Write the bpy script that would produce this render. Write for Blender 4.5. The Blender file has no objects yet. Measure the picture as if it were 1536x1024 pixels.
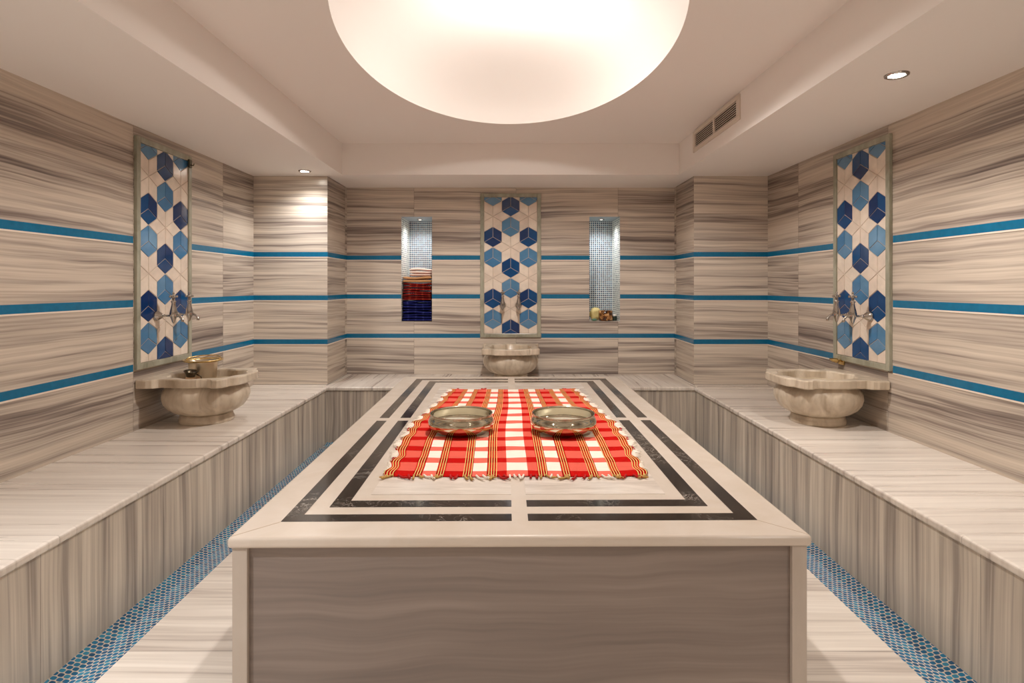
import bpy, bmesh, math, random
from mathutils import Vector, Matrix
random.seed(7)
C = bpy.context.scene.collection
sc = bpy.context.scene
PI = math.pi

# ------------------------------------------------------------ camera, world, exposure
CAMZ = 1.28
FPX = 865.0
cd = bpy.data.cameras.new('camera'); cam = bpy.data.objects.new('camera', cd); C.objects.link(cam)
cam.location = (0, 0, CAMZ); cam.rotation_euler = (PI / 2, 0, 0)
cd.sensor_width = 36; cd.lens = FPX / 1536 * 36
cd.shift_x = 2 / 1536; cd.shift_y = -84 / 1536
cd.clip_start = .02
sc.camera = cam
sc.view_settings.view_transform = 'Standard'
try: sc.view_settings.look = 'None'
except Exception: pass
sc.view_settings.gamma = 1
sc.view_settings.use_curve_mapping = False
sc.view_settings.exposure = 1.87
wd = bpy.data.worlds.new('world'); sc.world = wd; wd.use_nodes = True
wd.node_tree.nodes['Background'].inputs[0].default_value = (.05, .045, .04, 1)
wd.node_tree.nodes['Background'].inputs[1].default_value = 1
sc.cycles.max_bounces = 10; sc.cycles.diffuse_bounces = 6; sc.cycles.glossy_bounces = 4
sc.cycles.sample_clamp_indirect = 4
WARM = (1, .94, .89)
NEUT = (1, .95, .90)
COOL = (1, .995, .99)

# ------------------------------------------------------------ room numbers (metres)
HB = .455            # bench height
XW = 2.14            # side walls
YB = 5.37            # back wall
YP = 4.80            # pillar front
XP = 1.525           # pillar inner side
YR = -1.7            # wall behind the camera
ZC = 2.19            # lower ceiling
ZU = 2.447           # raised ceiling
XS = 1.385; YS = 4.74; YS0 = -1.0   # raised area
HP = .548            # platform top
DX, DY, DA, DB = -.008, 2.86, .80, 1.31   # dome opening ellipse
DR = .50

def lamp(name, kind, loc, power, color, size=.03, angle=None, blend=.6, parent=None, rot=(0, 0, 0)):
    l = bpy.data.lights.new(name, kind); l.energy = power; l.color = color
    if kind in ('POINT', 'SPOT'): l.shadow_soft_size = size
    if kind == 'SPOT': l.spot_size = math.radians(angle); l.spot_blend = blend
    o = bpy.data.objects.new(name, l); C.objects.link(o); o.location = loc; o.rotation_euler = rot
    return o
DOME_LAMP = (.06, 3.14, CAMZ + 1.47)
lamp('dome_light', 'POINT', (DOME_LAMP[0], DOME_LAMP[1], DOME_LAMP[2] - .05), 4.7, WARM, .05)
lamp('dome_downlight', 'SPOT', (DOME_LAMP[0], DOME_LAMP[1], DOME_LAMP[2] - .05), 31, WARM, .05, 142, .22)
SPOTS = [(-1.636, 4.58), (1.667, 2.49), (-1.65, .75), (1.65, .3), (-1.65, -.9), (1.65, -.9)]  # visible pair first, then unseen fill lamps added to brighten the room
SPOT_W = [10, 15, 50, 18, 36, 28]
SPOT_C = [COOL, NEUT, COOL, NEUT, COOL, NEUT]
SPOT_A = [140, 124, 112, 120, 140, 140]
SPOT_T = [0, .12, -.22, .16, 0, 0]      # tilt away from the wall
for (x, y), w, c, a, tl in zip(SPOTS, SPOT_W, SPOT_C, SPOT_A, SPOT_T):
    lamp('spot_light', 'SPOT', (x, y, ZC - .015), w, c, .035, a, 1.0, rot=(0, tl, 0))

# ------------------------------------------------------------ materials
class N:
    """small node-tree writer"""
    def __init__(s, name):
        s.m = bpy.data.materials.new(name); s.m.use_nodes = True
        s.t = s.m.node_tree; s.b = s.t.nodes['Principled BSDF']
    def n(s, typ, **kw):
        nd = s.t.nodes.new(typ)
        for k, v in kw.items(): setattr(nd, k, v)
        return nd
    def put(s, sock, v):
        if isinstance(v, bpy.types.NodeSocket): s.t.links.new(v, sock)
        elif v is not None: sock.default_value = v
    def math(s, op, a, b=None, c=None, clamp=False):
        nd = s.n('ShaderNodeMath', operation=op, use_clamp=clamp)
        s.put(nd.inputs[0], a); s.put(nd.inputs[1], b); s.put(nd.inputs[2], c)
        return nd.outputs[0]
    def xyz(s, kind='Object'):
        tc = s.n('ShaderNodeTexCoord'); sp = s.n('ShaderNodeSeparateXYZ')
        s.t.links.new(tc.outputs[kind], sp.inputs[0]); return sp.outputs
    def vec(s, x, y, z):
        nd = s.n('ShaderNodeCombineXYZ')
        s.put(nd.inputs[0], x); s.put(nd.inputs[1], y); s.put(nd.inputs[2], z); return nd.outputs[0]
    def noise(s, v, scale=1, detail=3, rough=.55, dist=0):
        nd = s.n('ShaderNodeTexNoise'); s.put(nd.inputs['Vector'], v)
        nd.inputs['Scale'].default_value = scale; nd.inputs['Detail'].default_value = detail
        nd.inputs['Roughness'].default_value = rough; nd.inputs['Distortion'].default_value = dist
        return nd.outputs[0]
    def white(s, v):
        nd = s.n('ShaderNodeTexWhiteNoise', noise_dimensions='3D'); s.put(nd.inputs['Vector'], v); return nd.outputs['Value']
    def ramp(s, f, stops, const=False):
        nd = s.n('ShaderNodeValToRGB'); cr = nd.color_ramp
        if const: cr.interpolation = 'CONSTANT'
        while len(cr.elements) > 1: cr.elements.remove(cr.elements[-1])
        cr.elements[0].position = stops[0][0]; cr.elements[0].color = col4(stops[0][1])
        for p, c in stops[1:]:
            e = cr.elements.new(p); e.color = col4(c)
        s.put(nd.inputs[0], f); return nd.outputs[0]
    def mix(s, f, a, b, mode='MIX'):
        nd = s.n('ShaderNodeMix', data_type='RGBA', blend_type=mode)
        s.put(nd.inputs[0], f); s.put(nd.inputs[6], col4(a) if isinstance(a, (tuple, float)) else a)
        s.put(nd.inputs[7], col4(b) if isinstance(b, (tuple, float)) else b); return nd.outputs[2]
    def bump(s, h, strength=.2, dist=.002):
        nd = s.n('ShaderNodeBump'); nd.inputs['Strength'].default_value = strength
        nd.inputs['Distance'].default_value = dist; s.put(nd.inputs['Height'], h)
        s.t.links.new(nd.outputs[0], s.b.inputs['Normal'])
    def out(s, color=None, rough=None, metal=None, spec=None):
        if color is not None: s.put(s.b.inputs['Base Color'], col4(color) if isinstance(color, tuple) else color)
        s.put(s.b.inputs['Roughness'], rough)
        if metal is not None: s.b.inputs['Metallic'].default_value = metal
        if spec is not None: s.b.inputs['Specular IOR Level'].default_value = spec
        return s.m
def col4(c):
    if isinstance(c, float): return (c, c, c, 1)
    return tuple(c) if len(c) == 4 else (*c, 1)
def S(r, g, b):      # sRGB 0-255 -> linear
    f = lambda v: (v / 255 / 12.92) if v / 255 <= .04045 else ((v / 255 + .055) / 1.055) ** 2.4
    return (f(r), f(g), f(b))
def plain(name, c, rough=.5, metal=0.0, spec=None, var=.0, vs=6):
    n = N(name)
    if var:
        f = n.noise(n.xyz_vec(), vs, 4)
        cc = n.mix(f, tuple(x * (1 - var) for x in c), tuple(min(1, x * (1 + var)) for x in c)); return n.out(cc, rough, metal, spec)
    return n.out(c, rough, metal, spec)
N.xyz_vec = lambda s: s.n('ShaderNodeTexCoord').outputs['Object']

PAL_WALL = [(.22, S(106, 95, 90)), (.36, S(142, 129, 121)), (.48, S(180, 168, 156)), (.62, S(206, 193, 178)), (.8, S(222, 210, 195))]
PAL_BENCH = [(.22, S(160, 149, 142)), (.38, S(192, 180, 170)), (.5, S(214, 204, 193)), (.66, S(228, 219, 208)), (.82, S(238, 230, 220))]
PAL_RISER = [(.24, S(136, 126, 118)), (.4, S(166, 155, 144)), (.52, S(190, 179, 165)), (.66, S(208, 197, 182)), (.82, S(224, 214, 200))]
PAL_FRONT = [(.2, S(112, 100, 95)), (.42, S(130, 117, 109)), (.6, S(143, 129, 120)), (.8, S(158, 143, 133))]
def streaks(name, along, across, pal, pa=10., a0=0., pc=10., c0=0., rough=.22, fine=1., wave=.018, seam=.0016, slope=0., seamdark=.5, contrast=1.):
    """streaky marble slabs: `along` = axis the veins run along; pa/pc slab size along/across"""
    n = N(name); o = n.xyz(); A, Cc = o[along], o[across]
    k = 3 - along - across
    ia = n.math('FLOOR', n.math('DIVIDE', n.math('SUBTRACT', A, a0), pa))
    ic = n.math('FLOOR', n.math('DIVIDE', n.math('SUBTRACT', Cc, c0), pc))
    r = n.white(n.vec(ia, ic, 3.3))
    r2 = n.white(n.vec(ic, ia, 8.1))
    w = n.noise(n.vec(n.math('MULTIPLY', A, 1.4), n.math('MULTIPLY', Cc, 2.2), n.math('MULTIPLY', r, 20.)), 1, 2)
    w = n.math('MULTIPLY', n.math('SUBTRACT', w, .5), wave * 2)
    tilt = n.math('MULTIPLY', n.math('MULTIPLY', n.math('SUBTRACT', r2, .5), .05), A)
    C2 = n.math('ADD', n.math('ADD', Cc, w), tilt)
    coarse = n.noise(n.vec(n.math('MULTIPLY', A, .32), n.math('MULTIPLY', C2, 9. * fine), n.math('MULTIPLY', r, 40.)), 1, 2.5, .6)
    mid = n.noise(n.vec(n.math('MULTIPLY', A, .7), n.math('MULTIPLY', C2, 34. * fine), n.math('MULTIPLY', r, 57.)), 1, 3, .6)
    finen = n.noise(n.vec(n.math('MULTIPLY', A, 1.2), n.math('MULTIPLY', C2, 120. * fine), n.math('MULTIPLY', r2, 33.)), 1, 2, .6)
    f = n.math('ADD', n.math('MULTIPLY', coarse, .35), n.math('ADD', n.math('MULTIPLY', mid, .43), n.math('MULTIPLY', finen, .22)))
    f = n.math('ADD', n.math('MULTIPLY', n.math('SUBTRACT', f, .5), 2.15 * contrast), .52)
    f = n.math('ADD', f, n.math('MULTIPLY', n.math('SUBTRACT', r2, .5), .10))
    c = n.ramp(f, pal)
    def line(v, v0, p):
        fr = n.math('FRACT', n.math('DIVIDE', n.math('SUBTRACT', v, v0), p))
        d = n.math('MULTIPLY', n.math('MINIMUM', fr, n.math('SUBTRACT', 1.0, fr)), p)
        return n.math('LESS_THAN', d, seam)
    sm = n.math('MAXIMUM', line(A, a0, pa), line(Cc, c0, pc))
    c = n.mix(n.math('MULTIPLY', sm, seamdark), c, S(96, 82, 70))
    n.bump(n.math('MULTIPLY', sm, -1.0), .3, .001)
    rr = n.math('ADD', rough, n.math('MULTIPLY', mid, .06))
    return n.out(c, rr, 0, .5)

# stripes at z .808, 1.174, 1.535 -> slab rows between them
ROW0 = .808 - .363 * 3 - .02
M = {}
M['wall_x'] = streaks('striped_marble_wall', 0, 2, PAL_WALL, pa=.95, a0=-.95 + .05, pc=.363, c0=ROW0)
PAL_SIDE = [(p, tuple(v * w for v, w in zip(c, (.90, .885, .87)))) for p, c in PAL_WALL]  # same marble, colour darkened to offset strong light on the side walls
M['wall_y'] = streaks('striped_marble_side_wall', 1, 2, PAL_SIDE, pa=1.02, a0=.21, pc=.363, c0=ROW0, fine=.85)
M['wall_plain'] = streaks('striped_marble_pillar', 0, 2, PAL_WALL, pa=8, a0=-4, pc=.363, c0=ROW0)
M['bench_x'] = streaks('bench_marble', 0, 1, PAL_BENCH, pa=20, a0=-10, pc=.4, c0=.303, rough=.25, fine=.6, contrast=.75, seamdark=.35)
M['bench_y'] = streaks('bench_marble_back', 1, 0, PAL_BENCH, pa=20, a0=-10, pc=.75, c0=-.37, rough=.25, fine=.6, contrast=.8, seamdark=.35)
M['riser_y'] = streaks('riser_marble', 2, 1, PAL_RISER, pa=20, a0=-10, pc=.46, c0=.0, rough=.35, fine=.75, wave=.02)
M['riser_x'] = streaks('riser_marble_back', 2, 0, PAL_RISER, pa=20, a0=-10, pc=.5, c0=.24, rough=.35, fine=.75, wave=.02)
M['floor'] = streaks('floor_marble', 0, 1, PAL_BENCH, pa=20, a0=-10, pc=.6, c0=.22, rough=.3, fine=.7)
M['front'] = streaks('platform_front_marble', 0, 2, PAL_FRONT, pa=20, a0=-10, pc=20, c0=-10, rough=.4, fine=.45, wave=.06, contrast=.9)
def soft_marble(name, base, vein, scale=3, rough=.2, amt=.5, stretch=(1, 1, 1), dist=1.2):
    n = N(name); o = n.xyz()
    v = n.vec(n.math('MULTIPLY', o[0], stretch[0]), n.math('MULTIPLY', o[1], stretch[1]), n.math('MULTIPLY', o[2], stretch[2]))
    f = n.noise(v, scale, 5, .6, dist)
    f2 = n.math('MULTIPLY', n.ramp(f, [(.35, 0.), (.75, 1.)]), amt)
    return n.out(n.mix(f2, base, vein), rough, 0, .5)
M['cream'] = soft_marble('cream_marble', S(215, 203, 190), S(196, 178, 156), 4, .22, .5)
M['cream_post'] = soft_marble('cream_post_marble', S(196, 184, 172), S(170, 156, 142), 6, .35, .6, (1, 1, .3))
M['fieldm'] = soft_marble('grey_waved_marble', S(232, 222, 211), S(178, 164, 150), 1.6, .15, .8, (1.2, 6, 1), 2.2)
def black_marble():
    n = N('black_marble'); v = n.xyz_vec()
    f = n.noise(v, 9, 6, .65, 2.2)
    d = n.math('ABSOLUTE', n.math('SUBTRACT', f, .5))
    vein = n.math('LESS_THAN', d, .009)
    m = n.noise(v, 3, 2)
    vein = n.math('MULTIPLY', vein, n.ramp(m, [(.46, 0.), (.6, .75)]))
    base = n.mix(n.noise(v, 14, 4), S(30, 26, 24), S(62, 54, 49))
    return n.out(n.mix(vein, base, S(190, 182, 172)), .12, 0, .5)
M['black'] = black_marble()
M['paint'] = plain('ceiling_paint', S(238, 233, 228), .75)
M['basin'] = soft_marble('basin_marble', S(222, 208, 188), S(158, 138, 114), 3.4, .28, .85, (2.2, 2.2, .5), 1.4)
M['basin_in'] = soft_marble('stained_basin_marble', S(214, 200, 176), S(170, 148, 112), 7, .3, .8)
M['bluestripe'] = plain('blue_glass_stripe', S(16, 104, 142), .18, 0, .5, .22, 30)
M['grout'] = plain('pale_grout', S(222, 210, 194), .7)
M['panel_grout'] = plain('panel_grout', S(190, 174, 156), .7)
M['frame'] = soft_marble('green_grey_marble', S(170, 168, 150), S(112, 112, 94), 9, .25, .8, (1, 1, .5))
M['chrome'] = plain('chrome', (.5, .46, .42), .14, 1.0)
M['steel'] = plain('tinned_metal', (.60, .55, .43), .09, 1.0)
M['steel_in'] = plain('tinned_metal_painted_sheen', (.90, .86, .74), .42, .65)  # lighter, less metallic bowl floor: the dome's reflection put into the colour
M['brass'] = plain('brass', (.72, .52, .22), .25, 1.0, None, .15, 30)
M['copper'] = plain('copper', (.78, .55, .36), .3, 1.0, None, .25, 30)
M['darkmetal'] = plain('dark_bronze', (.12, .1, .07), .35, 1.0)
M['whitemetal'] = plain('white_lacquer', S(214, 202, 188), .35)
M['ventdark'] = plain('vent_painted_shade', S(40, 32, 26), .8)  # dark colour painted for the shade inside the vent
def glow(name, c, s):
    n = N(name); n.b.inputs['Emission Color'].default_value = (*c, 1); n.b.inputs['Emission Strength'].default_value = s
    return n.out((.8, .8, .8), .4)
M['bulb'] = glow('lamp_glow', (1, .93, .82), 22)
M['bulbcool'] = glow('niche_lamp_glow', (1, .9, .7), 6)
def tile(name, c):
    n = N(name); v = n.xyz_vec()
    f = n.noise(v, 12, 3, .6)
    cc = n.mix(f, tuple(x * .72 for x in c), tuple(min(1, x * 1.25) for x in c))
    n.bump(n.noise(v, 35, 2), .12, .001)
    return n.out(cc, .08, 0, .55)
DARKB = [tile('navy_glaze', S(*c)) for c in ((16, 62, 112), (20, 52, 100), (10, 70, 122))]
LITEB = [tile('sky_glaze', S(*c)) for c in ((82, 128, 164), (94, 136, 170), (70, 120, 162))]
WHT = [tile('cream_glaze', S(*c)) for c in ((228, 214, 198), (222, 206, 190))]
for w in WHT: w.node_tree.nodes['Principled BSDF'].inputs['Roughness'].default_value = .2
def mosaic(name, a, b, pa, pb, cols, grout, fill=.8, brick=False, rough=.15, a0=0., oval=False):
    n = N(name); o = n.xyz(); A, B = o[a], o[b]
    rb = n.math('DIVIDE', B, pb); ib = n.math('FLOOR', rb); fb = n.math('SUBTRACT', rb, ib)
    ra = n.math('DIVIDE', n.math('SUBTRACT', A, a0), pa)
    if brick: ra = n.math('ADD', ra, n.math('MULTIPLY', n.math('MODULO', n.math('ADD', ib, 1000.), 2.0), .5))
    ia = n.math('FLOOR', ra); fa = n.math('SUBTRACT', ra, ia)
    da = n.math('ABSOLUTE', n.math('SUBTRACT', fa, .5)); db = n.math('ABSOLUTE', n.math('SUBTRACT', fb, .5))
    if oval:
        pw = 3.0
        d = n.math('ADD', n.math('POWER', n.math('DIVIDE', da, fill / 2), pw), n.math('POWER', n.math('DIVIDE', db, fill / 2), pw))
        ins = n.math('LESS_THAN', d, 1.0)
    else:
        ins = n.math('MULTIPLY', n.math('LESS_THAN', da, fill / 2), n.math('LESS_THAN', db, fill / 2))
    r = n.white(n.vec(ia, ib, 1.7))
    k = len(cols)
    c = n.ramp(r, [(i / k, cc) for i, cc in enumerate(cols)], True)
    n.bump(ins, .4, .002)
    return n.out(n.mix(ins, grout, c), n.math('SUBTRACT', .65, n.math('MULTIPLY', ins, .65 - rough)), 0, .5)
BL = [S(30, 66, 96), S(48, 90, 120), S(20, 48, 80), S(70, 106, 128), S(38, 72, 92), S(20, 44, 70)]
M['niche_b'] = mosaic('niche_mosaic_back', 0, 2, .0195, .0195, BL, S(226, 230, 228), .72)
M['niche_s'] = mosaic('niche_mosaic_side', 1, 2, .0195, .0195, BL[1:5] + [S(200, 200, 190)] * 4, S(226, 226, 218), .66)
FB = [S(30, 118, 158), S(20, 98, 140), S(50, 136, 170), S(34, 106, 150), S(26, 84, 124)]
M['floormos_y'] = mosaic('floor_mosaic', 0, 1, .0203, .0187, FB, S(196, 188, 172), .87, True, .12, -1.5, True)
M['floormos_x'] = mosaic('floor_mosaic_back', 1, 0, .0203, .0187, FB, S(196, 188, 172), .87, True, .12, 4.53, True)

# ------------------------------------------------------------ mesh helpers
class MB:
    def __init__(s): s.bm = bmesh.new()
    def v(s, p): return s.bm.verts.new(p)
    def face(s, vs, m=0, smooth=False):
        try: f = s.bm.faces.new(vs)
        except ValueError: return None
        f.material_index = m; f.smooth = smooth; return f
    def quad(s, ps, m=0): return s.face([s.v(p) for p in ps], m)
    def box(s, x0, x1, y0, y1, z0, z1, m=0):
        p = [s.v((x, y, z)) for z in (z0, z1) for y in (y0, y1) for x in (x0, x1)]
        for q in ((0, 2, 3, 1), (4, 5, 7, 6), (0, 1, 5, 4), (2, 6, 7, 3), (0, 4, 6, 2), (1, 3, 7, 5)):
            s.face([p[i] for i in q], m)
        return s
    def prism(s, poly, z0, z1, m=0, tf=lambda p: p):
        a = [s.v(tf((x, y, z0))) for x, y in poly]; b = [s.v(tf((x, y, z1))) for x, y in poly]; n = len(poly)
        s.face(list(reversed(a)), m); s.face(b, m)
        for i in range(n): s.face([a[i], a[(i + 1) % n], b[(i + 1) % n], b[i]], m)
        return s
    def rings(s, rings, m=0, close_a=False, close_b=False, smooth=True):
        vs = [[s.v(p) for p in r] for r in rings]; n = len(vs[0])
        for i in range(len(vs) - 1):
            for j in range(n):
                s.face([vs[i][j], vs[i][(j + 1) % n], vs[i + 1][(j + 1) % n], vs[i + 1][j]], m, smooth)
        if close_a: s.face(list(reversed(vs[0])), m)
        if close_b: s.face(vs[-1], m)
        return s
    def lathe(s, prof, seg=48, c=(0, 0, 0), m=0, mod=None, ca=True, cb=True, tf=None):
        R = []
        for r, z in prof:
            ring = []
            for j in range(seg):
                t = 2 * PI * j / seg; rr = r * (mod(t, z) if mod else 1)
                p = (c[0] + rr * math.cos(t), c[1] + rr * math.sin(t), c[2] + z)
                ring.append(tf(p) if tf else p)
            R.append(ring)
        return s.rings(R, m, ca, cb)
    def tube(s, pts, rad, seg=8, m=0):
        pts = [Vector(p) for p in pts]; n = len(pts)
        if not isinstance(rad, (list, tuple)): rad = [rad] * n
        R = []; up = Vector((0, 0, 1))
        for i, p in enumerate(pts):
            t = (pts[min(i + 1, n - 1)] - pts[max(i - 1, 0)]).normalized()
            a = up - t * up.dot(t)
            if a.length < .05: a = Vector((1, 0, 0)) - t * t.x
            a.normalize(); up = a; b = t.cross(a)
            R.append([p + (a * math.cos(2 * PI * k / seg) + b * math.sin(2 * PI * k / seg)) * rad[i] for k in range(seg)])
        return s.rings(R, m, True, True)
    def build(s, name, mats, parent=None, bevel=0, seg=2, kind=None, angle=35):
        if not isinstance(mats, (list, tuple)): mats = [mats]
        bmesh.ops.recalc_face_normals(s.bm, faces=s.bm.faces)
        me = bpy.data.meshes.new(name); s.bm.to_mesh(me); s.bm.free()
        for mt in mats: me.materials.append(mt)
        o = bpy.data.objects.new(name, me); C.objects.link(o)
        if parent: o.parent = parent
        if kind: o['kind'] = kind
        if bevel:
            b = o.modifiers.new('bevel', 'BEVEL'); b.width = bevel; b.segments = seg; b.limit_method = 'ANGLE'; b.angle_limit = math.radians(angle)
            b.harden_normals = False
        return o
def tag(o, label, cat, group=None):
    o['label'] = label; o['category'] = cat
    if group: o['group'] = group
    return o
def thing(name, label, cat, loc=(0, 0, 0), rz=0, group=None):
    o = bpy.data.objects.new(name, None); C.objects.link(o); o.location = loc; o.rotation_euler = (0, 0, rz)
    o.empty_display_size = .1
    return tag(o, label, cat, group)
def copy_thing(root, loc, rz, label):
    def cp(o, parent):
        c = o.copy(); C.objects.link(c); c.parent = parent
        for ch in list(o.children): cp(ch, c)
        return c
    r = cp(root, None); r.location = loc; r.rotation_euler = (0, 0, rz); r['label'] = label
    return r

# ------------------------------------------------------------ the shell
ZT = 2.60
MB().box(-1.34, 1.34, YR, 4.53, -.1, 0).build('floor', M['floor'], kind='structure')
# mosaic gutters: shallow V on both sides and in front of the back bench
def gutter(name, prof, ax, a0, a1, mat):
    b = MB()
    for (u0, z0), (u1, z1) in zip(prof, prof[1:]):
        if ax == 1: b.quad([(u0, a0, z0), (u1, a0, z1), (u1, a1, z1), (u0, a1, z0)])
        else: b.quad([(a0, u0, z0), (a1, u0, z0), (a1, u1, z1), (a0, u1, z1)])
    return b.build(name, mat, kind='structure')
gutter('trim_1', [(-1.50, .004), (-1.44, -.012), (-1.34, 0)], 1, YR, 4.53, M['floormos_y'])
gutter('trim_2', [(1.34, 0), (1.44, -.012), (1.50, .004)], 1, YR, 4.53, M['floormos_y'])
gutter('trim_3', [(4.53, 0), (4.63, -.012), (4.69, .004)], 0, -1.5, 1.5, M['floormos_x'])
MB().box(-XW - .1, -XW, YR, YB + .5, 0, ZT).build('wall_left', M['wall_y'], kind='structure')
MB().box(XW, XW + .1, YR, YB + .5, 0, ZT).build('wall_right', M['wall_y'], kind='structure')
MB().box(-XW, XW, YR - .1, YR, -.1, ZT).build('wall_rear', M['wall_x'], kind='structure')
for sgn, nm in ((-1, 'left'), (1, 'right')):
    xa, xb = sorted((sgn * XW, sgn * XP))
    b = MB(); b.box(xa, xb, YP, YB, HB, ZC); o = b.build('wall_pillar_' + nm, [M['wall_plain'], M['wall_y']], kind='structure')
    for p in o.data.polygons:
        if abs(p.normal.x) > .5: p.material_index = 1
# back wall with two niches
NZ0, NZ1, ND = .945, 1.92, .40
NL = (-1.018, -.733); NR = (.733, 1.018)
b = MB()
xs = [-XP - .02, NL[0], NL[1], NR[0], NR[1], XP + .02]; zs = [0, NZ0, NZ1, ZT]
for i in range(5):
    for k in range(3):
        if k == 1 and i in (1, 3): continue
        b.quad([(xs[i], YB, zs[k]), (xs[i + 1], YB, zs[k]), (xs[i + 1], YB, zs[k + 1]), (xs[i], YB, zs[k + 1])])
b.build('wall_back', M['wall_x'], kind='structure')
for (a, c), nm in ((NL, 'left'), (NR, 'right')):
    b = MB(); y0, y1 = YB, YB + ND
    b.quad([(a, y1, NZ0), (c, y1, NZ0), (c, y1, NZ1), (a, y1, NZ1)], 0)
    b.quad([(a, y0, NZ0), (a, y1, NZ0), (a, y1, NZ1), (a, y0, NZ1)], 1)
    b.quad([(c, y0, NZ0), (c, y1, NZ0), (c, y1, NZ1), (c, y0, NZ1)], 1)
    b.quad([(a, y0, NZ0), (c, y0, NZ0), (c, y1, NZ0), (a, y1, NZ0)], 2)
    b.quad([(a, y0, NZ1), (c, y0, NZ1), (c, y1, NZ1), (a, y1, NZ1)], 3)
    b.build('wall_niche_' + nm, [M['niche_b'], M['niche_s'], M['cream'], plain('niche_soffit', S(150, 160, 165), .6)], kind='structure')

# ceiling: lower ring, fascia, raised part with oval dome
b = MB()
def rect(x0, x1, y0, y1, z): b.quad([(x0, y0, z), (x1, y0, z), (x1, y1, z), (x0, y1, z)])
rect(-XW, -XS, YR, YB, ZC); rect(XS, XW, YR, YB, ZC); rect(-XS, XS, YS, YB, ZC); rect(-XS, XS, YR, YS0, ZC)
for p, q in (((-XS, YS0), (-XS, YS)), ((-XS, YS), (XS, YS)), ((XS, YS), (XS, YS0)), ((XS, YS0), (-XS, YS0))):
    b.quad([(*p, ZC), (*q, ZC), (*q, ZU), (*p, ZU)])
seg = 128; ell = []; outer = []
for j in range(seg):
    t = 2 * PI * (j + .5) / seg; dx, dy = math.cos(t), math.sin(t)
    ell.append((DX + DA * dx, DY + DB * dy))
    # ray from the dome centre to the raised rectangle
    k = 9
    if dx > 0: k = min(k, (XS - DX) / dx)
    if dx < 0: k = min(k, (-XS - DX) / dx)
    if dy > 0: k = min(k, (YS - DY) / dy)
    if dy < 0: k = min(k, (YS0 - DY) / dy)
    outer.append([DX + dx * k, DY + dy * k])
for cx, cy in ((XS, YS), (-XS, YS), (XS, YS0), (-XS, YS0)):
    j = min(range(seg), key=lambda i: (outer[i][0] - cx) ** 2 + (outer[i][1] - cy) ** 2); outer[j] = [cx, cy]
b.rings([[(x, y, ZU) for x, y in outer], [(x, y, ZU) for x, y in ell]], 0, smooth=False)
R = [[(x, y, ZU) for x, y in ell], [(x, y, ZU + .012) for x, y in ell]]
b.rings(R, 0, smooth=False)
D = []
for i in range(0, 15):
    a = i / 15 * PI / 2; r = math.cos(a) ** .9; z = ZU + .012 + DR * math.sin(a)
    D.append([(DX + (x - DX) * r, DY + (y - DY) * r, z) for x, y in ell])
b.rings(D, 0, False, True)
o = b.build('ceiling', M['paint'], kind='structure')

# blue glass stripes with a pale grout line below; run on walls, stop at panels and niches
SZ = (1.5345, 1.1735, .808)
PY0, PY1 = 3.265, 3.85          # side tile panel span
k = 4
for z in SZ:
    za, zb = z - .016, z + .024
    def strip(segs):
        global k
        b = MB()
        for (x0, x1, y0, y1) in segs:
            b.box(x0, x1, y0, y1, za, zb, 0); b.box(x0, x1, y0, y1, za - .008, za, 1)
        b.build('trim_%d' % k, [M['bluestripe'], M['grout']], kind='structure'); k += 1
    e = .0025
    strip([(-XW, -XW + e, YR, PY0), (-XW, -XW + e, PY1, YP)])
    strip([(XW - e, XW, YR, 3.225), (XW - e, XW, 3.80, YP)])
    strip([(-XW, -XP + e, YP - e, YP), (-XP, -XP + e, YP, YB)])
    strip([(XP - e, XW, YP - e, YP), (XP - e, XP, YP, YB)])
    if z > 1: strip([(-XP, NL[0], YB - e, YB), (NL[1], -.285, YB - e, YB), (.285, NR[0], YB - e, YB), (NR[1], XP, YB - e, YB)])
    else: strip([(-XP, -.285, YB - e, YB), (.285, XP, YB - e, YB)])

# ------------------------------------------------------------ benches
def slab(name, poly, z0, z1, mat, parent): return MB().prism(poly, z0, z1).build(name, mat, parent, .009, 3)
t = thing('stone_bench', 'long striped marble bench along the left wall, under the left basin', 'bench', (-1.8, 0, 0))
def local(o, root): o.location = (-root.location.x, -root.location.y, -root.location.z); return o
local(MB().box(-1.53, -1.5, YR, 4.69, 0, HB - .03).build('riser', M['riser_y'], t), t)
local(slab('seat_slab', [(-XW, YR), (-1.488, YR), (-1.488, 4.678), (-XP, 4.69), (-XP, YP), (-XW, YP)], HB - .03, HB, M['bench_x'], t), t)
t = thing('stone_bench', 'long striped marble bench along the right wall, under the right basin', 'bench', (1.8, 0, 0))
local(MB().box(1.5, 1.53, YR, 4.69, 0, HB - .03).build('riser', M['riser_y'], t), t)
local(slab('seat_slab', [(1.488, YR), (XW, YR), (XW, YP), (XP, YP), (XP, 4.69), (1.488, 4.678)], HB - .03, HB, M['bench_x'], t), t)
t = thing('stone_bench', 'short striped marble bench across the back wall behind the platform', 'bench', (0, 5, 0))
local(MB().box(-1.5, 1.5, 4.69, 4.72, 0, HB - .03).build('riser', M['riser_x'], t), t)
local(slab('seat_slab', [(-1.488, 4.678), (1.488, 4.678), (XP, 4.69), (XP, YB), (-XP, YB), (-XP, 4.69)], HB - .03, HB, M['bench_y'], t), t)

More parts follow.
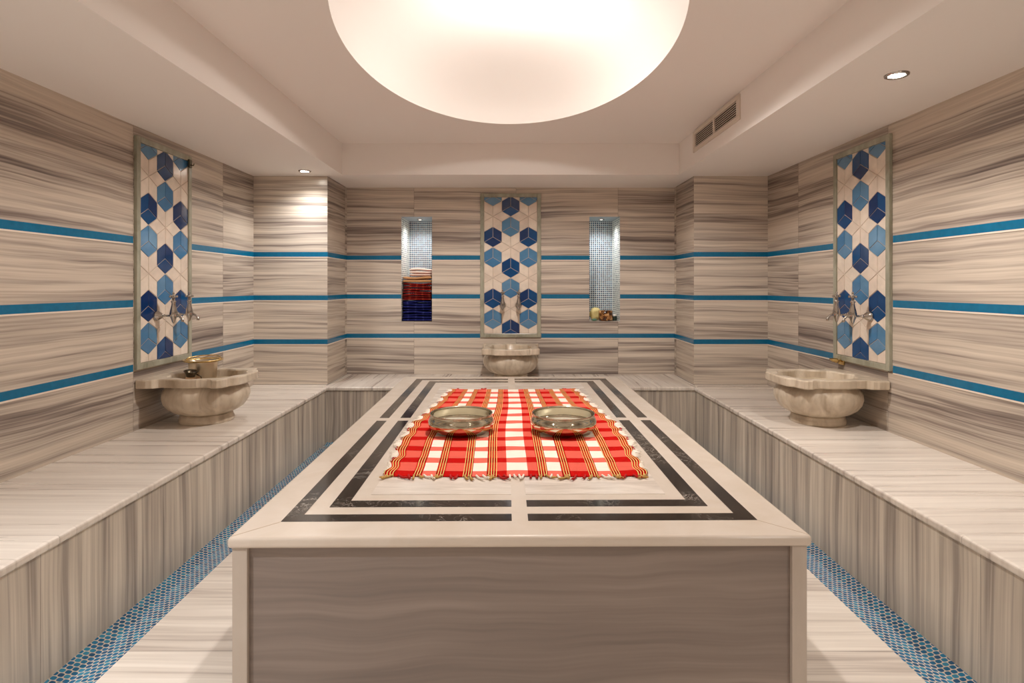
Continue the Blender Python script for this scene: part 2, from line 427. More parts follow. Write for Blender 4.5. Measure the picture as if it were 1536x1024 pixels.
# ------------------------------------------------------------ heated platform (local: x across, y from front edge 0..L)
L = 4.64 - 1.68; HW = .855
plat = thing('marble_platform', 'large raised marble platform with black and cream striped top', 'platform', (.03, 1.68, 0), .009)
MB().prism([(-HW, 0), (HW, 0), (HW, L), (-HW, L)], HP - .034, HP).build('top_slab', M['cream'], plat, .012, 4)
bi = .012
b = MB(); b.box(-HW + bi + .04, HW - bi - .04, bi + .012, L - bi, .0, HP - .034)
b.build('base_panel', M['front'], plat)
for sx in (-1, 1):
    xa, xb = sorted((sx * (HW - bi), sx * (HW - bi - .044)))
    MB().box(xa, xb, bi - .002, bi + .05, 0, HP - .034).build('corner_post', M['cream_post'], plat, .002)
    xa, xb = sorted((sx * (HW - bi), sx * (HW - bi - .012)))
    MB().box(xa, xb, bi + .05, L - bi, 0, HP - .034).build('side_panel', M['riser_y'], plat)
def ringpoly(i0, i1, bars=True, hb=.0255, hs=.035):
    """four mitred bands between insets i0 < i1, broken by the cross bars"""
    P = []; ym = L / 2
    o0, o1, p0, p1 = -HW + i0, HW - i0, i0, L - i0
    q0, q1, r0, r1 = -HW + i1, HW - i1, i1, L - i1
    P.append([(o0, p0), (-hb, p0), (-hb, r0), (q0, r0)]); P.append([(hb, p0), (o1, p0), (q1, r0), (hb, r0)])
    P.append([(q0, r1), (-hb, r1), (-hb, p1), (o0, p1)]); P.append([(hb, r1), (q1, r1), (o1, p1), (hb, p1)])
    P.append([(o0, p0), (q0, r0), (q0, ym - hs), (o0, ym - hs)]); P.append([(o0, ym + hs), (q0, ym + hs), (q0, r1), (o0, p1)])
    P.append([(q1, r0), (o1, p0), (o1, ym - hs), (q1, ym - hs)]); P.append([(q1, ym + hs), (o1, ym + hs), (o1, p1), (q1, r1)])
    return P
def bands(name, i0, i1, mat, zt=.0012):
    b = MB()
    for p in ringpoly(i0, i1): b.prism(p, HP - .004, HP + zt)
    return b.build(name, mat, plat)
bands('outer_black_inlay', .114, .167, M['black'])
bands('inner_black_inlay', .229, .285, M['black'])
fi = .34; x0, x1, y0, y1 = -HW + fi, HW - fi, fi, L - fi; ym = L / 2
b = MB()
for xa, xb in ((x0, -.0255), (.0255, x1)):
    for ya, yb in ((y0, ym - .035), (ym + .035, y1)): b.box(xa, xb, ya, yb, HP - .004, HP + .0012)
b.build('grey_field_inlay', M['fieldm'], plat)
b = MB()      # thin mitre joints of the cream border
for (ax, ay, bx, by) in ((-HW + .01, .01, -HW + .114, .114), (HW - .01, .01, HW - .114, .114)):
    d = .0008
    b.prism([(ax - d, ay + d), (ax + d, ay - d), (bx + d, by - d), (bx - d, by + d)] if ax < 0 else [(ax - d, ay - d), (bx - d, by - d), (bx + d, by + d), (ax + d, ay + d)], HP - .002, HP + .0006)
b.build('mitre_joint', plain('joint_grey', S(186, 168, 146), .6), plat)

# ------------------------------------------------------------ checked towel
BANDS = [('L', 14), ('R', 25), ('L', 13), ('W', 20), ('L', 14), ('R', 28), ('L', 13), ('W', 21), ('L', 15), ('R', 16), ('W', 15.75)]
full = BANDS + BANDS[::-1]; tot = sum(w for _, w in full)
def towel_mat():
    n = N('red_checked_cotton'); uv = n.n('ShaderNodeUVMap'); sp = n.n('ShaderNodeSeparateXYZ')
    n.t.links.new(uv.outputs[0], sp.inputs[0]); U, V = sp.outputs[0], sp.outputs[1]
    st, ln, acc = [], [], 0
    for kd, w in full:
        st.append((acc / tot, {'R': 1., 'W': 0., 'L': .55}[kd])); ln.append((acc / tot, 1. if kd == 'L' else 0.)); acc += w
    def merge(a):
        r = [a[0]]
        for p in a[1:]:
            if p[1] != r[-1][1]: r.append(p)
        return r
    red = n.ramp(U, merge(st), True); lines = n.ramp(U, merge(ln), True)
    PER = .168
    fv = n.math('FRACT', n.math('DIVIDE', V, PER))
    weft = n.math('LESS_THAN', fv, .39)
    W0, PINK, RED = S(246, 236, 222), S(232, 112, 96), S(192, 16, 12)
    cw = n.mix(red, W0, S(226, 100, 84))
    cr = n.mix(red, PINK, RED)
    c = n.mix(weft, cw, cr)
    # yellow and dark threads inside the line groups
    fu = n.math('FRACT', n.math('MULTIPLY', U, tot / 3.8))
    yel = n.math('MULTIPLY', n.math('LESS_THAN', fu, .27), lines)
    drk = n.math('MULTIPLY', n.math('MULTIPLY', n.math('GREATER_THAN', fu, .27), n.math('LESS_THAN', fu, .42)), lines)
    base = n.mix(weft, S(204, 50, 32), S(168, 8, 6))
    c = n.mix(lines, c, base)
    c = n.mix(yel, c, S(240, 216, 134)); c = n.mix(n.math('MULTIPLY', drk, .8), c, S(70, 34, 22))
    # weave
    wv = n.math('ADD', n.math('SINE', n.math('MULTIPLY', V, 1500.)), n.math('SINE', n.math('MULTIPLY', U, 1500.)))
    sl = n.noise(n.vec(n.math('MULTIPLY', U, 3.), n.math('MULTIPLY', V, 180.), 0.), 1, 3, .7)
    c = n.mix(n.math('MULTIPLY', n.math('GREATER_THAN', sl, .6), .18), c, S(150, 60, 50))
    n.bump(n.math('ADD', n.math('MULTIPLY', wv, .3), n.math('MULTIPLY', sl, 2.)), .35, .0012)
    return n.out(c, .9, 0, .05)
M['towel'] = towel_mat()
TL = 1.84
tw = thing('checked_towel', 'red and white checked cotton towel with fringe, spread on the platform', 'towel', (.02, 2.20, HP + .0015), .004)
me = bpy.data.meshes.new('cloth'); bm = bmesh.new(); uvl = bm.loops.layers.uv.new('UVMap')
nx, ny = 90, 170; g = []
def th(x, y): return .0035 + .0016 * math.sin(7 * x + 3 * y) * math.sin(5 * y - 4 * x) + .0012 * math.sin(23 * y + 5 * math.sin(6 * x))
def twpos(u, v):
    # v 0 front .. 1 back; the back end is drawn in a little, the long edges are wavy
    half = .498 + .03 * math.sin(PI * min(1, v * 1.5)) - .06 * max(0, v - .45) / .55
    e = (abs(u - .5) * 2) ** 8
    sgn = 1 if u > .5 else -1
    x = (u - .5) * 2 * half + sgn * e * (.005 * math.sin(v * TL / .168 * 2 * PI + .6) + .005 * math.sin(31 * v) + .003 * math.sin(83 * v))
    x += .006 * v + .004 * math.sin(9 * v + 3 * u)
    y = v * TL + .003 * math.sin(14 * u)
    z = th(x, y) + e * .0025 * (1 + math.sin(v * 70))
    return x, y, z
for top in (1, 0):
    gg = []
    for j in range(ny + 1):
        row = []
        for i in range(nx + 1):
            u, v = i / nx, j / ny; x, y, z = twpos(u, v)
            row.append((bm.verts.new((x, y, max(.0026, z) if top else max(.0026, z) - .0024)), u, v))
        gg.append(row)
    g.append(gg)
def addf(a):
    try: f = bm.faces.new([q[0] for q in a])
    except ValueError: return
    f.smooth = True
    for lp, q in zip(f.loops, a): lp[uvl].uv = (q[1], q[2] * TL)
for j in range(ny):
    for i in range(nx):
        addf([g[0][j][i], g[0][j][i + 1], g[0][j + 1][i + 1], g[0][j + 1][i]])
        addf([g[1][j][i], g[1][j + 1][i], g[1][j + 1][i + 1], g[1][j][i + 1]])
for j in range(ny):
    for i in (0, nx): addf([g[0][j][i], g[0][j + 1][i], g[1][j + 1][i], g[1][j][i]])
for i in range(nx):
    for j in (0, ny): addf([g[0][j][i], g[1][j][i], g[1][j][i + 1], g[0][j][i + 1]])
bmesh.ops.recalc_face_normals(bm, faces=bm.faces)
bm.to_mesh(me); bm.free(); me.materials.append(M['towel'])
o = bpy.data.objects.new('cloth', me); C.objects.link(o); o.parent = tw
FR = {'W': plain('white_thread', S(240, 230, 216), .9), 'R': plain('red_thread', S(176, 22, 18), .9), 'L': plain('olive_thread', S(190, 150, 84), .9)}
def fringe(name, side):
    b = MB(); acc = 0; rnd = random.Random(3 + side)
    for kd, w in full:
        c0 = acc; acc += w
        cnt = 2 if side == 0 else (1 if w > 18 else 0)
        if kd == 'W' and side: cnt = 0
        for q in range(cnt):
            u = (c0 + w * (q + .5 + rnd.uniform(-.2, .2)) / cnt) / tot
            x, y, z = twpos(u, side)
            ln = rnd.uniform(.028, .05) if side == 0 else rnd.uniform(.01, .02)
            d = -1 if side == 0 else 1; bend = rnd.uniform(-.045, .045)
            pts = [(x + bend * (t / 6) ** 1.6, y + d * (ln * t / 6 - .004), .0062 + .002 * math.sin(t * 1.3)) for t in range(7)]
            pts[0] = (x, y - d * .004, .0062)
            m = 'WRL'.index(kd)
            b.tube(pts, [.0022, .0042, .0038, .0044, .0040, .0048, .0022], 7, m)
            if rnd.random() < .5:   # frayed threads
                for s_ in range(2):
                    p2 = [(p[0] + (s_ - .5) * .01 * (i / 6), p[1], .003 + .002 * abs(math.sin(i + s_))) for i, p in enumerate(pts)]
                    b.tube(p2, .0011, 5, m)
    return b.build(name, [FR['W'], FR['R'], FR['L']], tw)
fringe('front_fringe', 0); fringe('back_fringe', 1)
b = MB(); rnd = random.Random(11)       # frayed weft ends along the two long edges
for u in (0, 1):
    sg = 1 if u else -1; v = .004
    while v < .995:
        x, y, z = twpos(u, v); y_ = y + rnd.uniform(-.002, .002)
        row = (v * TL / .168) % 1
        ln = (.014 if row < .39 else .034) * rnd.uniform(.6, 1.25) * (1 if v > .12 else .45)
        cv = rnd.uniform(-.006, .006)
        pts = [(x + sg * (ln * q / 4 - .004), y_ + cv * (q / 4) ** 2, .0048 + (.002 * math.sin(q * 1.4 + v * 40) if q else 0)) for q in range(5)]
        b.tube(pts, [.0018, .0024, .0022, .0018, .0008], 5, 1 if (row < .39 and rnd.random() < .75) else 0)
        v += .0034 / TL * rnd.uniform(.8, 1.5)
b.build('side_fringe', [FR['W'], FR['R']], tw)

# ------------------------------------------------------------ metal bath bowls
def bath_bowl(loc, label):
    t = thing('bath_bowl', label, 'bowl', loc, group='metal bath bowls on the towel')
    h = .093
    out = [(.0, 0), (.09, 0), (.118, .003), (.142, .013), (.157, .027), (.1635, .042), (.1635, .056), (.159, .068), (.154, .078), (.1525, .086), (.1535, h), ]
    inn = [(.1515, h + .0012), (.1490, h - .003), (.1495, .080), (.155, .067), (.160, .055), (.160, .043), (.155, .037), (.140, .034), (.118, .033), (.06, .033), (.045, .036), (.02, .039), (.0, .0395)]
    b = MB(); b.lathe([(max(r, .0004), z) for r, z in out], 96, ca=False, cb=False)
    b.lathe([(max(r, .0004), z) for r, z in [out[-1]] + inn[:7]], 96, m=0, ca=False, cb=False)
    b.lathe([(max(r, .0004), z) for r, z in inn[6:]], 96, m=1, ca=False, cb=False)
    bmesh.ops.remove_doubles(b.bm, verts=b.bm.verts, dist=1e-5)
    b.build('bowl_body', [M['steel'], M['steel_in']], t)
    b = MB(); R = []
    for j in range(96):
        a = 2 * PI * j / 96
        R.append([(math.cos(a) * (.1530 + .0022 * math.cos(p)), math.sin(a) * (.1530 + .0022 * math.cos(p)), h + .0022 * math.sin(p)) for p in [2 * PI * q / 8 for q in range(8)]])
    R.append(R[0]); b.rings(R); b.build('rolled_rim', M['steel'], t)
    return t
TZ = HP + .0065
b1 = bath_bowl((-.2455, 2.87, TZ), 'polished metal bath bowl on the left half of the checked towel')
copy_thing(b1, (.262, 2.87, TZ), 1.1, 'polished metal bath bowl on the right half of the checked towel')

# ------------------------------------------------------------ tile panels
TS = .0952; TWd = TS * math.sqrt(3); PW = 3 * TWd; PZ0, PZ1 = .833, 2.10
def clip(poly, x0, x1, z0, z1):
    for ax, lim, sg in ((0, x0, 1), (0, x1, -1), (1, z0, 1), (1, z1, -1)):
        o = []
        for i in range(len(poly)):
            a, b_ = poly[i], poly[(i + 1) % len(poly)]
            da, db = (a[ax] - lim) * sg, (b_[ax] - lim) * sg
            if da >= -1e-6: o.append(a)
            if (da > 1e-6 and db < -1e-6) or (da < -1e-6 and db > 1e-6):
                t_ = da / (da - db); o.append((a[0] + (b_[0] - a[0]) * t_, a[1] + (b_[1] - a[1]) * t_))
        poly = o
        if len(poly) < 3: return None
    return poly
def inset(poly, d):
    n = len(poly); A = sum(poly[i][0] * poly[(i + 1) % n][1] - poly[(i + 1) % n][0] * poly[i][1] for i in range(n)) / 2
    if abs(A) < 2e-4: return None
    if A < 0: poly = poly[::-1]
    r = []
    for i in range(n):
        p, q, s_ = Vector(poly[i - 1]), Vector(poly[i]), Vector(poly[(i + 1) % n])
        e1, e2 = (q - p), (s_ - q)
        if e1.length < 1e-6 or e2.length < 1e-6: continue
        e1.normalize(); e2.normalize(); n1, n2 = Vector((-e1.y, e1.x)), Vector((-e2.y, e2.x))
        k_ = 1 + n1.dot(n2)
        r.append(tuple(q + (n1 + n2) * (d / max(k_, .3))))
    return r
def tile_panel(loc, rz, label, seed):
    t = thing('tile_panel', label, 'tile panel', loc, rz, 'framed geometric tile panels')
    rnd = random.Random(seed)
    MB().box(-PW / 2, PW / 2, -.0088, 0, PZ0, PZ1).build('grout_bed', M['panel_grout'], t)
    s = TS; zref = PZ1 - 1.88 * s      # star centre of the outer columns
    up = Vector((0, s)); a = Vector((TWd / 2, s / 2)); c = Vector((-TWd / 2, s / 2))
    B = {'dark': MB(), 'lite': MB(), 'cream': MB()}
    def put(pts, key):
        p = clip([tuple(q) for q in pts], -PW / 2, PW / 2, PZ0, PZ1)
        if not p: return
        p = inset(p, .002)
        if not p or len(p) < 3: return
        mi = rnd.randrange(2 if key == 'cream' else 3)
        bm_ = B[key]; n = len(p)
        lo = [bm_.v((x, -.005, z)) for x, z in p]; mid = [bm_.v((x, -.0105, z)) for x, z in p]
        cx = sum(x for x, z in p) / n; cz = sum(z for x, z in p) / n
        tp = [bm_.v((cx + (x - cx) * .975, -.012, cz + (z - cz) * .975)) for x, z in p]
        for i in range(n):
            j = (i + 1) % n
            bm_.face([lo[i], lo[j], mid[j], mid[i]], mi); bm_.face([mid[i], mid[j], tp[j], tp[i]], mi)
        bm_.face(tp, mi)
    for ci in range(-2, 3):
        cx = ci * TWd; off = 0 if ci % 2 else 3 * s
        for kk in range(-2, 5):
            z0 = zref - off - kk * 6 * s + (6 * s if False else 0)
            star = Vector((cx, z0))
            dirs = [up, a, -c, -up, -a, c]
            for q in range(6):
                d1, d2 = dirs[q], dirs[(q + 1) % 6]
                put([star, star + d1, star + d1 + d2, star + d2], 'cream')
            for dz, key in ((-2 * s, 'dark'), (-4 * s, 'lite')):
                h = star + Vector((0, dz))
                put([h, h + up, h + up - a, h - a], key)
                put([h, h - c, h - c + up, h + up], key)
                put([h, h - a, h - a - c, h - c], key)
    B['dark'].build('navy_tiles', DARKB, t); B['lite'].build('sky_blue_tiles', LITEB, t); B['cream'].build('cream_tiles', WHT, t)
    fw = .034; x0, x1 = -PW / 2, PW / 2
    for q in ((x0 - fw, x0, PZ0 - fw, PZ1 + fw), (x1, x1 + fw, PZ0 - fw, PZ1 + fw), (x0, x1, PZ1, PZ1 + fw), (x0, x1, PZ0 - fw, PZ0)):
        MB().box(q[0], q[1], -.02, 0, q[2], q[3]).build('frame_strip', M['frame'], t, .003)
    return t
tile_panel((0, YB, 0), 0, 'tall blue and cream geometric tile panel at centre of the back wall', 1)
tile_panel((-XW, 3.555, 0), PI / 2, 'tall blue and cream geometric tile panel on the left wall', 2)
tile_panel((XW, 3.512, 0), -PI / 2, 'tall blue and cream geometric tile panel on the right wall', 3)

# ------------------------------------------------------------ faucets (local: wall at y=0, outward = -y)
def faucet(loc, rz, label):
    t = thing('wall_faucet', label, 'faucet', loc, rz, 'chrome faucets on the tile panels')
    tf = lambda p: (p[0], -p[2], p[1])      # lathe axis -> -y
    MB().lathe([(.0005, 0), (.031, 0), (.032, .004), (.028, .016), (.019, .030), (.011, .040), (.008, .044), (.0005, .045)], 28, tf=tf).build('wall_flange', M['chrome'], t)
    b = MB(); b.lathe([(.0062, .03), (.0062, .042), (.0095, .045), (.0095, .05), (.0062, .053), (.0062, .09), (.009, .094)], 20, tf=tf)
    b.build('inlet_pipe', M['chrome'], t)
    c = (0, -.105, 0)
    b = MB(); b.lathe([(.0005, -.046), (.005, -.044), (.0085, -.036), (.013, -.022), (.021, -.004), (.0225, .012), (.0195, .03), (.015, .048), (.0115, .066), (.0105, .078), (.0145, .082), (.0145, .088), (.0095, .092), (.008, .106)], 28, c)
    b.build('valve_body', M['chrome'], t)
    # crown handle with four knobs
    b = MB(); b.lathe([(.006, .104), (.011, .108), (.013, .114), (.011, .121), (.006, .126), (.0045, .132), (.007, .137), (.0045, .143), (.0005, .145)], 20, c)
    for q in range(4):
        a = q * PI / 2 + PI / 4; d = Vector((math.cos(a), math.sin(a), 0)); p = Vector(c) + Vector((0, 0, .116))
        b.tube([p + d * .004, p + d * .012, p + d * .015, p + d * .022, p + d * .025], [.0045, .0045, .0075, .0075, .002], 10)
    b.build('cross_handle', M['chrome'], t)
    b = MB(); pts = []
    for q in range(10):
        a = q / 9 * PI * .55
        pts.append((0, -.115 - .045 * math.sin(a), .004 - .034 * (1 - math.cos(a)) ))
    b.tube(pts, [.0095, .0088, .008, .0075, .0072, .007, .007, .0078, .009, .0088], 14)
    b.build('spout', M['chrome'], t)
    return t
fz = 1.098
f0 = faucet((-.073, YB - .012, fz), 0, 'left chrome faucet of the pair on the back wall panel')
copy_thing(f0, (.073, YB - .012, fz), 0, 'right chrome faucet of the pair on the back wall panel')
copy_thing(f0, (-XW + .012, 3.46, fz), PI / 2, 'nearer chrome faucet of the pair on the left wall panel')
copy_thing(f0, (-XW + .012, 3.63, fz), PI / 2, 'farther chrome faucet of the pair on the left wall panel')
copy_thing(f0, (XW - .012, 3.41, fz), -PI / 2, 'nearer chrome faucet of the pair on the right wall panel')
copy_thing(f0, (XW - .012, 3.58, fz), -PI / 2, 'farther chrome faucet of the pair on the right wall panel')

# ------------------------------------------------------------ marble basins (local: wall at y=0, outward = -y)
def basin(loc, rz, label):
    t = thing('marble_basin', label, 'basin', loc, rz, 'carved marble basins under the tile panels')
    vc = -.275; H = .286
    half = [(.0, .268), (.09, .266), (.135, .256), (.155, .238), (.165, .222), (.205, .218), (.238, .205), (.248, .185), (.246, .155), (.228, .140), (.222, .118), (.236, .06), (.238, 0), (.236, -.06), (.224, -.12), (.226, -.16), (.25, -.185), (.258, -.215), (.258, -.271)]
    pl = [(-x, y) for x, y in half] [::-1] + half[1:]
    # densify
    out = []
    for i in range(len(pl)):
        a, b_ = Vector(pl[i]), Vector(pl[(i + 1) % len(pl)]); m = max(1, int((b_ - a).length / .012))
        for q in range(m): out.append(a.lerp(b_, q / m))
    ang = [math.atan2(p.y, p.x) for p in out]
    def circ(r, z): return [(r * math.cos(a), vc - r * math.sin(a), z) for a in ang]
    def hole(k_, z): return [(k_ * .203 * math.cos(a) * (1 + .05 * math.cos(8 * a)), vc - .012 - k_ * .222 * math.sin(a) * (1 + .05 * math.cos(8 * a)), z) for a in ang]
    def outl(k_, z): return [(p.x * k_, vc - p.y * k_, z) for p in out]
    b = MB()
    b.rings([outl(.90, H - .05), outl(.985, H - .05), outl(1, H - .045), outl(1, H - .007), outl(.99, H), hole(1, H), hole(.97, H - .008), circ(.196, H - .05)], 0, smooth=False)
    b.build('rim', M['basin'], t, .002)
    b = MB()
    fl = lambda tt, z: 1 + .022 * abs(math.cos(tt * 11)) * max(0, min(1, (z - .05) / .06)) * max(0, min(1, (.235 - z) / .03))
    b.lathe([(.128, .048), (.150, .056), (.182, .070), (.210, .092), (.230, .122), (.239, .154), (.237, .182), (.228, .205), (.216, .222), (.212, H - .049)], 132, (0, vc, 0), 0, fl, False, False)
    b.lathe([(.212, H - .049), (.196, H - .049), (.190, .22), (.178, .19), (.15, .14), (.10, .105), (.04, .095), (.0008, .094)], 132, (0, vc, 0), 1, None, False, False)
    b.build('bowl', [M['basin'], M['basin_in']], t)
    MB().lathe([(.0008, 0), (.150, 0), (.153, .005), (.153, .024), (.149, .028), (.147, .042), (.142, .052), (.126, .053)], 64, (0, vc, 0), ca=False, cb=False).build('foot', M['basin'], t)
    return t
k0 = basin((0, YB - .003, HB), 0, 'carved marble wash basin at the centre of the back wall')
copy_thing(k0, (-XW + .003, 3.535, HB), PI / 2, 'carved marble wash basin on the left bench holding metal vessels')
copy_thing(k0, (XW - .003, 3.50, HB), -PI / 2, 'carved marble wash basin on the right bench, empty')

# vessels in the left basin
BX, BY = -XW + .278, 3.535
t = thing('brass_bucket', 'pale metal bucket with a wide brass rim standing in the left basin', 'bucket', (BX - .045, BY + .04, HB + .135))
b = MB(); b.lathe([(.0008, 0), (.066, 0), (.07, .006), (.072, .05), (.076, .12), (.082, .215), (.084, .225), (.080, .225), (.074, .13), (.068, .01), (.0008, .008)], 56, ca=False, cb=False)
b.build('bucket_body', plain('aged_tin', (.72, .62, .48), .3, .9), t)
b = MB(); b.lathe([(.080, .222), (.108, .224), (.114, .229), (.113, .234), (.106, .231), (.080, .230), (.080, .222)], 56, ca=False, cb=False)
b.build('bucket_rim', M['brass'], t)
b = MB(); b.tube([(.10 * math.cos(a), .10 * math.sin(a) * .9, .236 + .012 * math.sin(a)) for a in [PI * q / 16 for q in range(17)]], .004, 8)
b.build('bail_handle', M['brass'], t)
t = thing('copper_jug', 'small dark-necked copper jug leaning in the left basin', 'jug', (BX - .06, BY - .092, HB + .155))
t.rotation_euler = (.12, .1, .3)
MB().lathe([(.0008, 0), (.03, 0), (.044, .02), (.046, .05), (.036, .09), (.026, .115), (.024, .13)], 40, ca=False, cb=False).build('jug_body', M['copper'], t)
MB().lathe([(.0235, .128), (.026, .14), (.036, .158), (.04, .164), (.034, .163), (.02, .14), (.018, .12)], 40, ca=False, cb=False).build('jug_neck', M['darkmetal'], t)
MB().tube([(.03, 0, .145), (.055, 0, .135), (.064, 0, .105), (.058, 0, .07), (.042, 0, .055)], .004, 8).build('jug_handle', M['darkmetal'], t)

# small brass fitting under the right panel, bronze clip on the left panel frame
t = thing('brass_fitting', 'small brass soap holder on the right wall below the panel corner', 'soap holder', (XW, 3.72, .80))
MB().box(-.012, 0, -.03, .03, -.03, .03).build('wall_plate', M['brass'], t, .003)
b = MB(); b.lathe([(.0008, -.012), (.02, -.012), (.03, -.004), (.036, .006), (.034, .008), (.026, 0), (.0008, -.004)], 32, (-.045, 0, 0), ca=False, cb=False)
b.build('dish', M['brass'], t)
MB().tube([(-.008, 0, .0), (-.03, 0, -.012), (-.045, 0, -.014)], .006, 8).build('arm', M['brass'], t)
t = thing('frame_clip', 'small dark bronze clip at the top corner of the left wall panel', 'clip', (-XW + .02, 3.80, 2.083))
MB().box(0, .014, -.016, .016, -.028, .026).build('clip_plate', M['darkmetal'], t, .003)
MB().tube([(.012, 0, -.01), (.03, 0, -.014), (.034, 0, .0)], .004, 8).build('clip_hook', M['darkmetal'], t)

# ------------------------------------------------------------ ventilation grille on the right fascia
VY0, VY1, VZ0, VZ1 = 3.47, 4.35, CAMZ + 1.0, CAMZ + 1.155
t = thing('air_vent', 'cream wall ventilation grille with two slatted openings on the ceiling step', 'vent', (XS, (VY0 + VY1) / 2, (VZ0 + VZ1) / 2))
w, h = (VY1 - VY0) / 2, (VZ1 - VZ0) / 2
def vbox(name, y0, y1, z0, z1, x0, x1, mat, bev=0, parent=None): return MB().box(x0, x1, y0, y1, z0, z1).build(name, mat, parent or t, bev)
fr = MB(); 
for q in ((-w, w, h - .028, h), (-w, w, -h, -h + .028), (-w, -w + .045, -h + .028, h - .028), (w - .045, w, -h + .028, h - .028), (-.012, .012, -h + .028, h - .028)):
    fr.box(-.012, 0, q[0], q[1], q[2], q[3])
fr.build('grille_frame', M['whitemetal'], t, .002)
vbox('dark_shade_sheet', -w + .04, w - .04, -h + .02, h - .02, -.0015, 0, M['ventdark'])  # thin dark sheet stands in for the shade behind the slats
for ya, yb in ((-w + .045, -.012), (.012, w - .045)):
    for q in range(7):
        zc = -h + .028 + (2 * h - .056) * (q + .5) / 7
        MB().prism([(-.0115, zc - .003), (-.0095, zc - .0034), (-.0045, zc + .0002), (-.0065, zc + .0022), (-.0115, zc + .0006)], ya, yb, tf=lambda p: (p[0], p[2], p[1])).build('slat', M['whitemetal'], t)

# ------------------------------------------------------------ ceiling lamps
def downlight(loc, label, r=.042, mat=None, tilt=0):
    t = thing('ceiling_spotlight', label, 'spotlight', loc, 0, 'recessed ceiling spotlights')
    MB().lathe([(r * .78, -.001), (r * .8, -.007), (r, -.009), (r * 1.12, -.006), (r * 1.16, 0)], 40, ca=False, cb=False).build('trim_ring', M['chrome'], t)
    MB().lathe([(r * .8, -.002), (r * .8, -.004), (r * .4, -.006), (.0008, -.0065)], 32, cb=False).build('lamp_lens', mat or M['bulb'], t)
    return t
downlight((SPOTS[0][0], SPOTS[0][1], ZC), 'lit recessed spotlight in the lower ceiling before the left pillar')
downlight((SPOTS[1][0], SPOTS[1][1], ZC), 'lit recessed spotlight in the lower ceiling above the right bench')
for (x, y), w in zip(SPOTS[2:], ('above the near left bench', 'above the near right bench', 'by the rear wall at left', 'by the rear wall at right')):
    downlight((x, y, ZC), 'added unseen fill spotlight in the lower ceiling ' + w)  # fixtures for the added fill lamps, all out of view
def dome_z(x, y):
    q = math.sqrt(((x - DX) / DA) ** 2 + ((y - DY) / DB) ** 2); a = math.acos(min(1, q ** (1 / .9))); return ZU + .012 + DR * math.sin(a)
dz = dome_z(DOME_LAMP[0], DOME_LAMP[1])
t = thing('dome_lamp', 'single bright lamp set in the white oval ceiling dome', 'ceiling lamp', (DOME_LAMP[0], DOME_LAMP[1], dz))
hh = dz - DOME_LAMP[2]
MB().lathe([(.0008, .0), (.05, .0), (.052, -.01), (.03, -.018), (.02, -hh + .012)], 32, ca=False, cb=False).build('lamp_base', M['whitemetal'], t)
MB().lathe([(.0008, -hh + .015), (.022, -hh + .012), (.03, -hh), (.024, -hh - .014), (.012, -hh - .024), (.0008, -hh - .027)], 32, ca=False, cb=False).build('bulb', M['bulb'], t)

# niche lamps
for (a, c), nm in ((NL, 'left'), (NR, 'right')):
    x = (a + c) / 2 + (.0 if nm == 'left' else -.0); y = YB + .2
    t = downlight((x, y, NZ1), 'small spotlight in the top of the %s wall niche' % nm, .026, M['bulbcool'])
    t['group'] = 'niche spotlights'
    lamp('niche_light', 'SPOT', (x, y, NZ1 - .012), 3.0, (.96, .97, 1), .015, 140, 1.0)

# ------------------------------------------------------------ folded towels in the left niche
def cloth_mat(name, base, pats, rough=.95):
    n = N(name); v = n.xyz_vec(); o = n.xyz()
    w = n.noise(v, 14, 3)
    ph = n.math('FRACT', n.math('ADD', n.math('MULTIPLY', o[0], pats[0]), n.math('MULTIPLY', w, .5)))
    m = n.math('LESS_THAN', ph, pats[1])
    ph2 = n.math('FRACT', n.math('MULTIPLY', o[2], pats[2])); m2 = n.math('LESS_THAN', ph2, .18)
    c = n.mix(m, base, pats[3]); c = n.mix(n.math('MULTIPLY', m2, .6), c, pats[4])
    n.bump(n.noise(v, 160, 3), .6, .003)
    return n.out(c, rough, 0, .2)
CM = {
 'navy': cloth_mat('navy_cotton', S(20, 26, 92), (14, .16, 34, S(56, 62, 128), S(30, 34, 84))),
 'red': cloth_mat('dark_red_cotton', S(122, 14, 12), (16, .25, 30, S(160, 60, 40), S(60, 12, 10))),
 'tan': cloth_mat('tan_striped_cotton', S(208, 160, 112), (1, .0, 46, S(200, 150, 110), S(110, 40, 24))),
 'white': cloth_mat('white_cotton', S(246, 226, 214), (1, .0, 40, S(240, 220, 210), S(214, 90, 80))),
}
def folded(loc, w, d, h, layers, key, label, rz=0, seed=0):
    """a folded towel: a serpentine band of layers with round folds at the front"""
    t = thing('folded_towel', label, 'towel', loc, rz, 'folded towels in the left niche')
    rnd = random.Random(seed); lt = h / layers
    # each layer: rounded slab profile in yz, extruded along x with gentle waves
    b = MB(); nxx = 16
    for q in range(layers):
        zc = lt * (q + .5); fy = rnd.uniform(-.012, .010); wr = rnd.uniform(.965, 1.0); ph = rnd.uniform(0, 6)
        rings_ = []
        for i in range(nxx + 1):
            x = -w / 2 * wr + w * wr * i / nxx; k_ = 1 - .35 * (abs(2 * i / nxx - 1)) ** 10
            ring = []
            for a in range(20):
                th_ = 2 * PI * a / 20
                cy, cz = math.cos(th_), math.sin(th_)
                ey = math.copysign(abs(cy) ** .35, cy) * d / 2 + fy * (cy < 0)
                ez = math.copysign(abs(cz) ** .75, cz) * lt * .47 * k_
                sag = .006 * math.sin(x * 22 + ph) * (q + .3) / layers
                ring.append((x, ey, max(.0008, zc + ez + sag)))
            rings_.append(ring)
        b.rings(rings_, 0, True, True)
    b.build('folded_layers', CM[key], t)
    return t
nx_ = (NL[0] + NL[1]) / 2; ny_ = YB + .17; nw = NL[1] - NL[0] - .012
